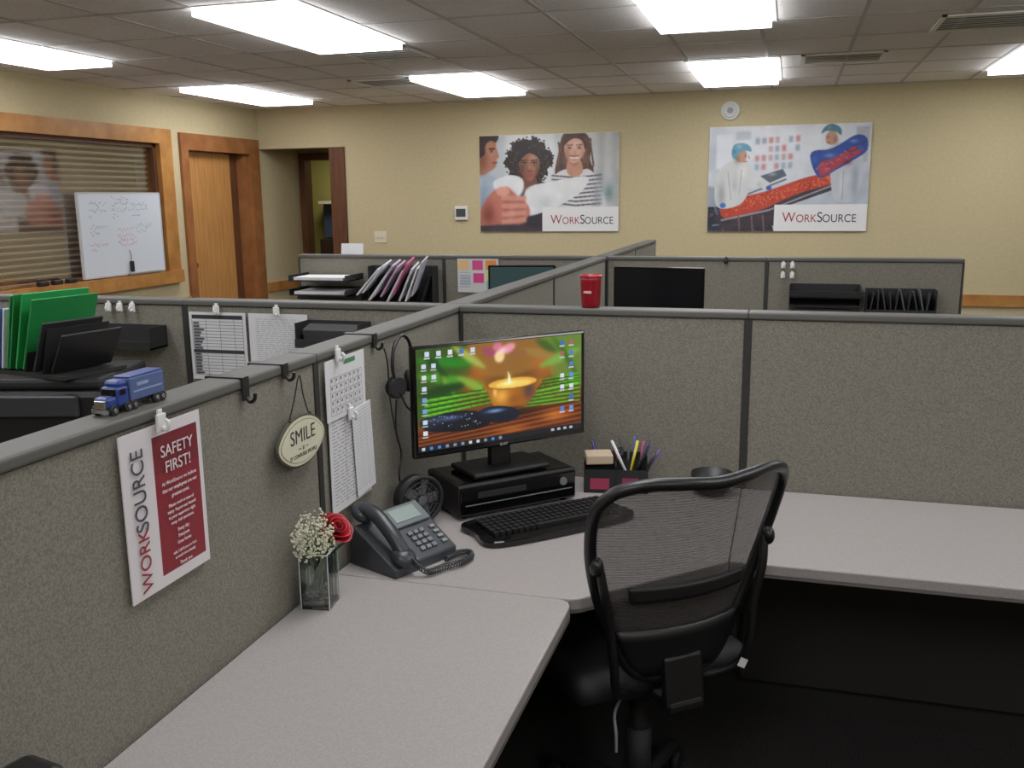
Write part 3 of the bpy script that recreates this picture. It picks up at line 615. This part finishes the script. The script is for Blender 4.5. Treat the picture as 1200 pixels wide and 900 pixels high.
ball(e,'sepal',tuple(rc+rose_axis@Vector((0,0,-.018))),(.011,.011,.007),GR)
tube(e,'rose_stem',[(0,0,.04),(.003,.02,.09),(.014,.043,.145)],.0025,GR)

# ---------- things on the left panel (x = X0, facing +x)
PX=X0
e=empty('safety_poster',(PX+.002,1.365,1.128),90)
box(e,'sheet',(0,0,0),(.224,.002,.297),mat((214,208,210),.6))
P=Pic(.224,.297,0,.5); P.rect(0,0,1,1,(214,208,210)); P.rect(.37,.07,.95,.93,(128,26,38)); P.rect(.37,.07,.95,.30,(110,24,34)); P.make(e,'print',-.0015)
for i,(s,z,sz) in enumerate((("SAFETY",.096,.030),("FIRST!",.066,.030),("At WorkSource we believe",.038,.0095),("that our employees are our",.025,.0095),("greatest asset.",.012,.0095),
    ("Please work at ease of",-.006,.0085),("injury. Report any hazard",-.017,.0085),("to your supervisor right",-.028,.0085),("away. Ask questions.",-.039,.0085),("Every day",-.056,.009),("Everyone",-.068,.009),("Goes home",-.080,.009),("safe. Call if you are hurt",-.096,.0075),("at work immediately",-.106,.0075),("Thank you",-.120,.009))):
    text(e,'line_%d'%i,s,sz,(.036,-.004,z),mat((220,204,206)),sx=.95)
text(e,'side_title_work','WORK',.040,(-.072,-.004,-.138),mat((140,28,42)),(90,-90,0),'LEFT',sx=.92); text(e,'side_title_source','SOURCE',.046,(-.072,-.004,-.028),mat((60,57,70)),(90,-90,0),'LEFT',sx=.84)
def clip(axis,u,at,zt=1.28,c=WHT):
    e=empty('wall_clip',(PX+.008,u,zt) if axis=='y' else (u,at-.008,zt),90 if axis=='y' else 0)
    box(e,'plate',(0,-.004,0),(.024,.006,.032),c,.002); tube(e,'hook',[(0,-.006,-.008),(0,-.016,-.012),(0,-.02,0),(0,-.014,.006)],.0035,c); box(e,'tab',(0,-.002,.018),(.012,.004,.012),c,.001)
clip('y',1.355,0)
def hanger(u,drop=.05,out=.0):
    e=empty('panel_hook',(0,u,0)); multi('strap',[(X0-T-.004,X0+.004,-.012,.012,TOP,TOP+.003),(X0+.001,X0+.004,-.012,.012,TOP-drop,TOP),(X0-T-.004,X0-T-.001,-.012,.012,TOP-.04,TOP)],BLK,e)
    tube(e,'hook',[(X0+.004,0,TOP-drop+.004),(X0+.012,0,TOP-drop-.004),(X0+.022,0,TOP-drop+.002),(X0+.024,0,TOP-drop+.014)],.004,BLK)
hanger(1.64,.045); hanger(1.80,.03); hanger(2.27,.035)
# SMILE plaque
e=empty('smile_sign',(PX+.012,1.825,1.128),90)
def oval(name,a,b,y,t,m,bev=0):
    pts=[(a*math.cos(2*math.pi*i/40)*(1+.04*math.cos(8*math.pi*i/40)),b*math.sin(2*math.pi*i/40)) for i in range(40)]
    o=prism(e,name,pts,0,t,m,bev,(0,y,0),(90,0,0)); return o
oval('plaque',.105,.060,0,.008,mat((60,58,42),.6),.002); oval('face',.099,.054,-.0082,.0015,mat((196,194,166),.6)); oval('line',.092,.048,-.0098,.0004,mat((110,108,84),.6)); oval('inner',.090,.0465,-.0103,.0004,mat((200,198,172),.6))
text(e,'word','SMILE',.046,(0,-.0112,.013),mat((40,40,36))); text(e,'motto',"IT CONFUSES PEOPLE",.0125,(0,-.0112,-.030),mat((60,60,50))); text(e,'flourish','~ x ~',.02,(0,-.0112,-.014),mat((70,70,60)))
tube(e,'cord',[(-.045,-.004,.052),(-.02,-.006,.10),(0,-.010,.150),(.02,-.006,.10),(.045,-.004,.052)],.0016,BLKM,n=6)
for s in (-.045,.045): ball(e,'bead',(s,-.006,.054),(.004,.004,.004),BLK,sub=2)
def paper(name,yc,zc,w,h,tilt=0,lines=True,cal=False,off=.002):
    e=empty(name,(PX+off,yc,zc),90)
    o=box(e,'sheet',(0,0,0),(w,.0015,h),PAP,0,(0,tilt,0))
    P=Pic(w,h,0,.8)
    if cal:
        P.rect(.45,.06,.75,.14,(60,120,70))
        for i in range(8): P.line(.1+i*.115,.3,.1+i*.115,.92,.003,(150,150,150))
        for i in range(6): P.line(.1,.3+i*.124,.9,.3+i*.124,.003,(150,150,150))
        for i in range(5):
            for k in range(7): P.rect(.12+k*.115,.32+i*.124,.15+k*.115,.36+i*.124,(110,110,110))
    else:
        nrow=int(h/.0095)
        for i in range(nrow):
            y=.05+i*.9/nrow; xx=.06
            while xx<.9: l=random.uniform(.04,.16); P.line(xx,y,min(.94,xx+l),y,.0035,(95,95,102)); xx+=l+.04
        P.line(.36,.05,.36,.95,.003,(110,110,110)); P.line(.66,.05,.66,.95,.003,(110,110,110))
    o=P.make(e,'print',-.0012); o.rotation_euler=(0,math.radians(tilt),0)
    return e
paper('wall_calendar',2.082,1.205,.215,.15,0,cal=True,off=.006)
paper('price_list',2.10,1.015,.225,.245,0)
paper('price_list',2.165,1.02,.11,.235,-4,off=.008)
clip('y',2.035,0,1.288); clip('y',2.09,0,1.13)
# headset
e=empty('headset',(PX+.030,2.385,1.195),90)
tube(e,'headband',[(-.055,0,-.03),(-.068,0,.02),(-.05,0,.07),(0,0,.092),(.05,0,.07),(.068,0,.02),(.055,0,-.03)],.005,BLK)
for s in (-1,1): cyl(e,'ear_cushion',(s*.048,0,-.045),.032,.022,BLKM,(90,0,s*30),bev=.006); cyl(e,'ear_shell',(s*.052,.006,-.045),.024,.02,BLK,(90,0,s*30),bev=.004)
tube(e,'mic_boom',[(-.05,-.012,-.06),(-.03,-.02,-.10),(.01,-.02,-.125),(.03,-.02,-.13)],.003,BLK); ball(e,'mic',(.034,-.02,-.131),(.01,.006,.006),BLK)
tube(e,'cord',[(-.05,0,-.08),(-.06,.0,-.16),(-.03,.0,-.24),(-.05,.0,-.30),(-.02,.0,-.37),(-.04,0,-.44)],.0028,BLK)
tube(e,'hanging_loop',[(-.12,0,.075),(-.10,0,.03),(-.09,0,-.08),(-.05,0,-.2)],.0022,BLK)
# toy truck on the partition top
e=empty('toy_truck',(X0-.045,1.35,TOP),90)
BL=mat((34,58,130),.35); BL2=mat((70,88,134),.5)
box(e,'trailer',(.028,0,.036),(.092,.036,.040),BL2,.002); box(e,'trailer_rib',(.028,0,.0575),(.09,.034,.003),BL,.001); box(e,'chassis',(0,0,.012),(.145,.026,.006),BLK)
box(e,'cab',(-.036,0,.029),(.030,.036,.034),BL,.005); box(e,'hood',(-.060,0,.022),(.026,.030,.020),BL,.005); box(e,'grille',(-.0735,0,.020),(.003,.022,.014),CHR,.001); box(e,'bumper',(-.074,0,.009),(.004,.034,.006),CHR)
box(e,'windshield',(-.0515,0,.037),(.002,.028,.011),BLKG,0,(0,12,0)); box(e,'side_window',(-.038,-.0183,.037),(.014,.001,.010),BLKG); box(e,'roof_fairing',(-.032,0,.050),(.022,.032,.012),BL,.005)
for xx in (-.062,-.026,-.010,.05,.066):
    for s in (-1,1): cyl(e,'wheel',(xx,s*.016,.009),.009,.008,BLKM,(90,0,0),seg=20); cyl(e,'wheel_hub',(xx,s*.0205,.009),.004,.002,CHR,(90,0,0),seg=12)
multi('trailer_stripes',[(-.01,.066,-.0186,-.018,.030,.033),(.0,.03,-.0186,-.018,.040,.046)],mat((130,150,185),.5),e)
# red tumbler on back panel
e=empty('red_tumbler',(-.615,Y0+.045,TOP)); lathe(e,'cup',[(0,.0),(.029,.0),(.031,.01),(.034,.085),(.036,.098),(.034,.100),(.030,.096),(.027,.012),(0,.01)],(0,0,0),mat((132,8,24),.3))
lathe(e,'rim_band',[(.0365,.098),(.0375,.104),(.033,.106),(.033,.098)],(0,0,0),mat((160,26,40),.3)); box(e,'cup_label',(-.004,-.0335,.052),(.026,.002,.008),mat((200,150,150)),0,(-2,0,0))

e=empty('computer_speaker',(-1.0,.935,DZ),80); box(e,'cabinet',(0,0,.068),(.09,.09,.135),BLK,.016); cyl(e,'driver',(0,-.046,.05),.032,.004,BLKM,(90,0,0)); cyl(e,'tweeter',(0,-.046,.105),.014,.004,BLKM,(90,0,0)); cyl(e,'volume_knob',(.03,-.048,.015),.007,.008,GRY,(90,0,0))

# ---------- mesh office chair
CF=mat((14,14,15),.38,name='chair_frame')
e=empty('office_chair',(-.326,2.236,0),40)
ZL=.535
def wz(z):
    K=[(.535,.09),(.56,.125),(.61,.155),(.69,.188),(.77,.218),(.85,.240),(.93,.252),(.985,.252),(1.012,.243),(1.037,.222),(1.052,.19),(1.060,.14)]
    for (a,b),(c,d) in zip(K,K[1:]):
        if z<=c: t=(z-a)/(c-a); return b+(d-b)*max(0,t)
    return K[-1][1]
def yb(x,z): return -.175-.14*(max(0,z-ZL)/.51)**1.4+.07*(abs(x)/.24)**2
def B3(x,z,off=0): return (x,yb(x,z)+off,z)
loop=[B3(0,ZL),B3(.06,ZL)]+[B3(wz(z),z) for z in (.55,.60,.69,.77,.86,.94,.99,1.02,1.042)]+[B3(.155,1.056),B3(.08,1.054),B3(0,1.048)]
loop=loop+[(-p[0],p[1],p[2]) for p in loop[-2:0:-1]]
tube(e,'back_frame',loop,.0145,CF,True,5,res=5)
mm=bpy.data.materials.new('chair_mesh'); mm.use_nodes=True; nt=mm.node_tree; b=nt.nodes['Principled BSDF']; b.inputs['Base Color'].default_value=lin((72,67,67)); b.inputs['Roughness'].default_value=.6
mx=nt.nodes.new('ShaderNodeMixShader'); tr=nt.nodes.new('ShaderNodeBsdfTransparent'); tc=nt.nodes.new('ShaderNodeTexCoord')
wv=nt.nodes.new('ShaderNodeTexWave'); wv.bands_direction='Z'; wv.inputs['Scale'].default_value=45; 
mr=nt.nodes.new('ShaderNodeMapRange'); mr.inputs['To Min'].default_value=.70; mr.inputs['To Max'].default_value=.82
nt.links.new(tc.outputs['Object'],wv.inputs['Vector']); nt.links.new(wv.outputs['Fac'],mr.inputs['Value']); nt.links.new(mr.outputs[0],mx.inputs[0])
nt.links.new(tr.outputs[0],mx.inputs[1]); nt.links.new(b.outputs[0],mx.inputs[2]); nt.links.new(mx.outputs[0],nt.nodes['Material Output'].inputs[0])
bm=bmesh.new(); rows=[]
N=24
for i in range(40):
    z=ZL+.002+(1.048-ZL)*i/39; w=wz(z); rows.append([bm.verts.new(B3(w*(2*k/N-1),z,.003)) for k in range(N+1)])
for a,b_ in zip(rows,rows[1:]):
    for k in range(N): bm.faces.new((a[k],a[k+1],b_[k+1],b_[k]))
finish(bm,'back_mesh',mm,e,smooth=True)
def plate(name,z0,z1,off,wf,m=BLK,t=.012):
    bm=bmesh.new(); n=20; ro=[]
    for o_ in (off,off-t):
        for i in range(5):
            z=z0+(z1-z0)*i/4; w=wz(z)*wf; ro.append([bm.verts.new((w*(2*k/n-1),yb(w*(2*k/n-1),z)+o_,z)) for k in range(n+1)])
    for s in (0,5):
        for i in range(4):
            for k in range(n): bm.faces.new((ro[s+i][k],ro[s+i][k+1],ro[s+i+1][k+1],ro[s+i+1][k]))
    for k in range(n): bm.faces.new((ro[0][k],ro[0][k+1],ro[5][k+1],ro[5][k])); bm.faces.new((ro[4][k],ro[4][k+1],ro[9][k+1],ro[9][k]))
    for i in range(4): bm.faces.new((ro[i][0],ro[i+1][0],ro[i+6][0],ro[i+5][0])); bm.faces.new((ro[i][n],ro[i+1][n],ro[i+6][n],ro[i+5][n]))
    finish(bm,name,m,e,smooth=True)
plate('lower_shell',.542,.67,-.004,.97); plate('lumbar_support',.75,.79,-.010,.72,mat((22,21,22),.6),.008)
for s in (-1,1):
    tube(e,'lumbar_bar',[(s*.228,yb(.22,.83)-.01,.85),(s*.218,yb(.21,.78)-.03,.78),(s*.20,yb(.2,.71)-.04,.69),(s*.19,-.20,.59),(s*.17,-.18,.52),(s*.10,-.13,.475)],.011,CF)
    ball(e,'adjust_knob',(s*.236,yb(.22,.84)-.01,.85),(.016,.02,.024),CF)
box(e,'spine',(0,-.195,.525),(.11,.025,.13),BLK,.01,(-8,0,0)); box(e,'under_bracket',(0,-.12,.465),(.10,.2,.03),BLK,.01)
bm=bmesh.new(); bmesh.ops.create_cube(bm,size=1)
for v in bm.verts: v.co=Vector((v.co.x*.50,v.co.y*.42,v.co.z*.08))
bmesh.ops.bevel(bm,geom=bm.edges[:],offset=.038,segments=5,profile=.5,affect='EDGES'); finish(bm,'seat',BLKM,e,(0,.07,.50),(0,0,0),True)
box(e,'mechanism',(0,.02,.445),(.16,.2,.05),BLK,.01); cyl(e,'gas_lift',(0,0,.30),.025,.28,BLKM); cyl(e,'lift_sleeve',(0,0,.20),.035,.2,BLKM)
tube(e,'height_lever',[(-.06,-.05,.45),(-.14,-.12,.435),(-.16,-.16,.40),(-.165,-.17,.36)],.004,GRY)
for k in range(5):
    t=math.radians(90+72*k+20); tube(e,'base_leg_%d'%k,[(.02*math.cos(t),.02*math.sin(t),.115),(.16*math.cos(t),.16*math.sin(t),.10),(.29*math.cos(t),.29*math.sin(t),.075)],.02,BLKM)
    for s in (-1,1): cyl(e,'caster',(.29*math.cos(t)-s*.014*math.sin(t),.29*math.sin(t)+s*.014*math.cos(t),.028),.028,.02,BLKM,(90,0,math.degrees(t)),bev=.004)
box(e,'tag',(.155,-.222,.545),(.022,.003,.022),WHT,0,(0,30,0))

# ---------- left neighbour cubicle
e=empty('office_printer',(-2.32,2.52,DZ),15); box(e,'body',(0,0,.17),(.46,.38,.34),BLK,.025); box(e,'lid',(0,0,.355),(.44,.36,.035),BLKM,.012); box(e,'control_panel',(0,-.195,.29),(.30,.03,.07),mat((50,52,56),.3),.006); box(e,'paper_tray',(0,-.24,.08),(.26,.14,.02),BLKM,.004); box(e,'slot',(0,-.192,.14),(.3,.01,.05),BLKG)
e=empty('file_sorter',(-2.31,2.50,DZ+.3735),-12)
multi('frame',[(-.17,.19,-.12,.12,0,.012)],BLKM,e)
for i,(xx,h) in enumerate(((-.15,.08),(-.09,.10),(.0,.13),(.09,.15))): box(e,'divider_%d'%i,(xx+.02,0,h/2+.01),(.004,.23,h),BLKM,.001,(0,16,0))
for i,(xx,c,h,a) in enumerate(((-.165,(70,110,170),.18,10),(-.15,(205,210,218),.19,10),(-.135,(40,80,150),.20,11),(-.118,(214,217,220),.20,12),(-.085,(24,136,66),.245,14),(-.068,(18,110,48),.25,15),(-.03,(28,146,70),.255,17),(.01,(20,122,54),.24,20))):
    box(e,'folder_%d'%i,(xx+.03,0,.015+h/2),(.007,.24,h),mat(c,.55),.001,(0,a,0))
box(e,'front_pocket',(.10,-.02,.10),(.010,.22,.17),BLKM,.003,(0,24,0)); box(e,'front_pocket',(.16,-.0,.08),(.010,.22,.14),BLK,.003,(0,30,0))
def hung(name,x,y,zt,w,h,kind):
    e=empty(name,(x,y-.003,zt-h/2)); box(e,'sheet',(0,0,0),(w,.002,h),PAP)
    P=Pic(w,h,0,.8)
    if kind==1:
        P.rect(.05,.04,.95,.10,(40,40,44))
        for i in range(18): P.line(.05,.14+i*.046,.95,.14+i*.046,.0035,(90,90,95))
        for xx in (.05,.3,.55,.8,.95): P.line(xx,.1,xx,.95,.003,(90,90,95))
        for i in range(17): P.rect(.07,.15+i*.046,.07+random.uniform(.1,.2),.175+i*.046,(70,70,76))
        P.rect(.05,.55,.95,.6,(40,40,44))
    else:
        for i in range(22):
            xx=.12
            while xx<.8: l=random.uniform(.04,.12); P.line(xx,.1+i*.038,xx+l,.1+i*.038,.003,(140,140,146)); xx+=l+.03
    P.make(e,'print',-.0015)
hung('schedule_sheet',-1.99,Y0,1.262,.235,.25,1); hung('memo_sheet',-1.742,Y0,1.262,.235,.20,2)
for x_ in (-1.985,-1.74,-2.45,-2.40,-2.345): clip('x',x_,Y0,1.272)
def rack(x,w,at,z0,z1,name='panel_shelf'):
    e=empty(name,(x,at-.001,0)); multi('tray',[(-w/2,w/2,-.10,0,z0,z0+.006),(-w/2,w/2,-.105,-.10,z0,z0+.03),(-w/2,-w/2+.004,-.1,0,z0,z1),(w/2-.004,w/2,-.1,0,z0,z1),(-w/2,w/2,-.004,0,z0,z1)],BLKM,e); return e
rack(-2.42,.42,Y0,1.13,1.21); e=rack(-1.50,.24,Y0,1.16,1.245)
box(e,'papers',(0,-.05,1.20),(.2,.06,.06),mat((60,62,62)),.002,(15,0,0))
# far cubicles
e=rack(.20,.38,5.6,1.02,1.16)
box(e,'shelf_mid',(0,-.09,1.10),(.37,.18,.008),BLK); box(e,'shelf_low',(0,-.09,1.03),(.37,.18,.008),BLK); box(e,'panel_front',(0,-.19,1.12),(.38,.006,.03),BLK)
e=rack(.60,.36,5.6,1.0,1.14)
for i in range(10): box(e,'file_%d'%i,(-.15+i*.032,-.05,1.07),(.006,.09,.10+.02*(i%3)),mat(random.choice([(50,50,54),(80,82,88),(30,30,32)])),0,(0,random.uniform(-14,14),0))
for x_ in (-.03,.02): 
    clip('x',x_,5.6,1.262); clip('x',x_,5.6,1.205)
clip('x',-.35,5.6,1.285,BLK)
# rear monitor
e=empty('computer_monitor',(-.64,4.85,.0),-3)
box(e,'bezel',(0,0,1.14),(.47,.025,.32),BLKG,.006); box(e,'screen',(0,-.0135,1.145),(.445,.002,.285),mat((14,15,20),.15)); box(e,'rear_shell',(0,.03,1.14),(.36,.04,.22),BLK,.012); box(e,'neck',(0,.06,.9),(.06,.03,.32),BLK,.006); box(e,'foot',(0,.02+.20,DZ+.009),(.24,.16,.016),BLK,.006); box(e,'neck_link',(0,.13,DZ+.03),(.06,.16,.03),BLK,.004)
e=rack(-2.86,.46,5.6,1.02,1.10,'paper_tray')
for k in range(2):
    multi('tier_%d'%k,[(-.2,.2,-.26,-.0,1.06+k*.09,1.066+k*.09),(-.2,-.195,-.26,0,1.06+k*.09,1.10+k*.09),(.195,.2,-.26,0,1.06+k*.09,1.10+k*.09)],BLKM,e)
    box(e,'sheets_%d'%k,(0,-.14,1.078+k*.09),(.34,.22,.018),PAP,.001,(0,0,3))
e2=empty('loose_paper',(-2.76,5.66,TOP),-8); box(e2,'sheet',(0,0,.035),(.17,.002,.07),PAP,0,(-8,0,0))
e=rack(-2.36,.44,5.6,.99,1.24,'document_sorter')
cols=[(206,206,210),(194,196,204),(212,212,212),(185,176,194),(176,145,170),(204,204,206),(180,84,120),(195,195,200),(216,216,216),(160,160,170)]
for i,c in enumerate(cols): 
    box(e,'document_%d'%i,(-.16+i*.036,-.17,1.165+.025*math.sin(i*2.3)),(.010,.22,.22),mat(c,.8),.001,(8,42-(i*2.5),14))
for i in range(5): box(e,'rack_divider_%d'%i,(-.16+i*.085,-.08,1.10),(.004,.12,.2),BLKM,0,(0,20,0))
e=empty('sticky_note_board',(-1.87,5.597,1.18)); box(e,'sheet',(0,-.002,0),(.27,.003,.21),mat((196,198,196)))
P=Pic(.26,.2,0,.8)
for (a,b,c) in ((.0,.02,(220,180,120)),(.36,.02,(204,66,124)),(.70,.02,(216,134,48)),(.38,.42,(204,56,124)),(.72,.36,(210,200,86)),(.72,.66,(114,170,180)),(.05,.5,(170,180,190))): P.rect(a,b,a+.27,b+.3,c)
for i in range(6): P.line(.03,.40+i*.09,.3,.40+i*.09,.005,(120,120,140))
P.make(e,'notes',-.0045)
e=empty('computer_monitor',(-1.50,5.30,0),8)
box(e,'bezel',(0,0,1.14),(.40,.025,.26),BLKG,.006); box(e,'screen',(0,-.0135,1.145),(.375,.002,.23),mat((48,72,74),.2,0,.5)); box(e,'rear_shell',(0,.03,1.14),(.3,.04,.2),BLK,.012); box(e,'neck',(0,.04,.9),(.06,.03,.30),BLK,.006); box(e,'foot',(0,.04,DZ+.009),(.24,.16,.016),BLK,.006)

w=bpy.data.worlds.new('world'); sc.world=w; w.use_nodes=True; w.node_tree.nodes['Background'].inputs[0].default_value=(.02,.02,.02,1)
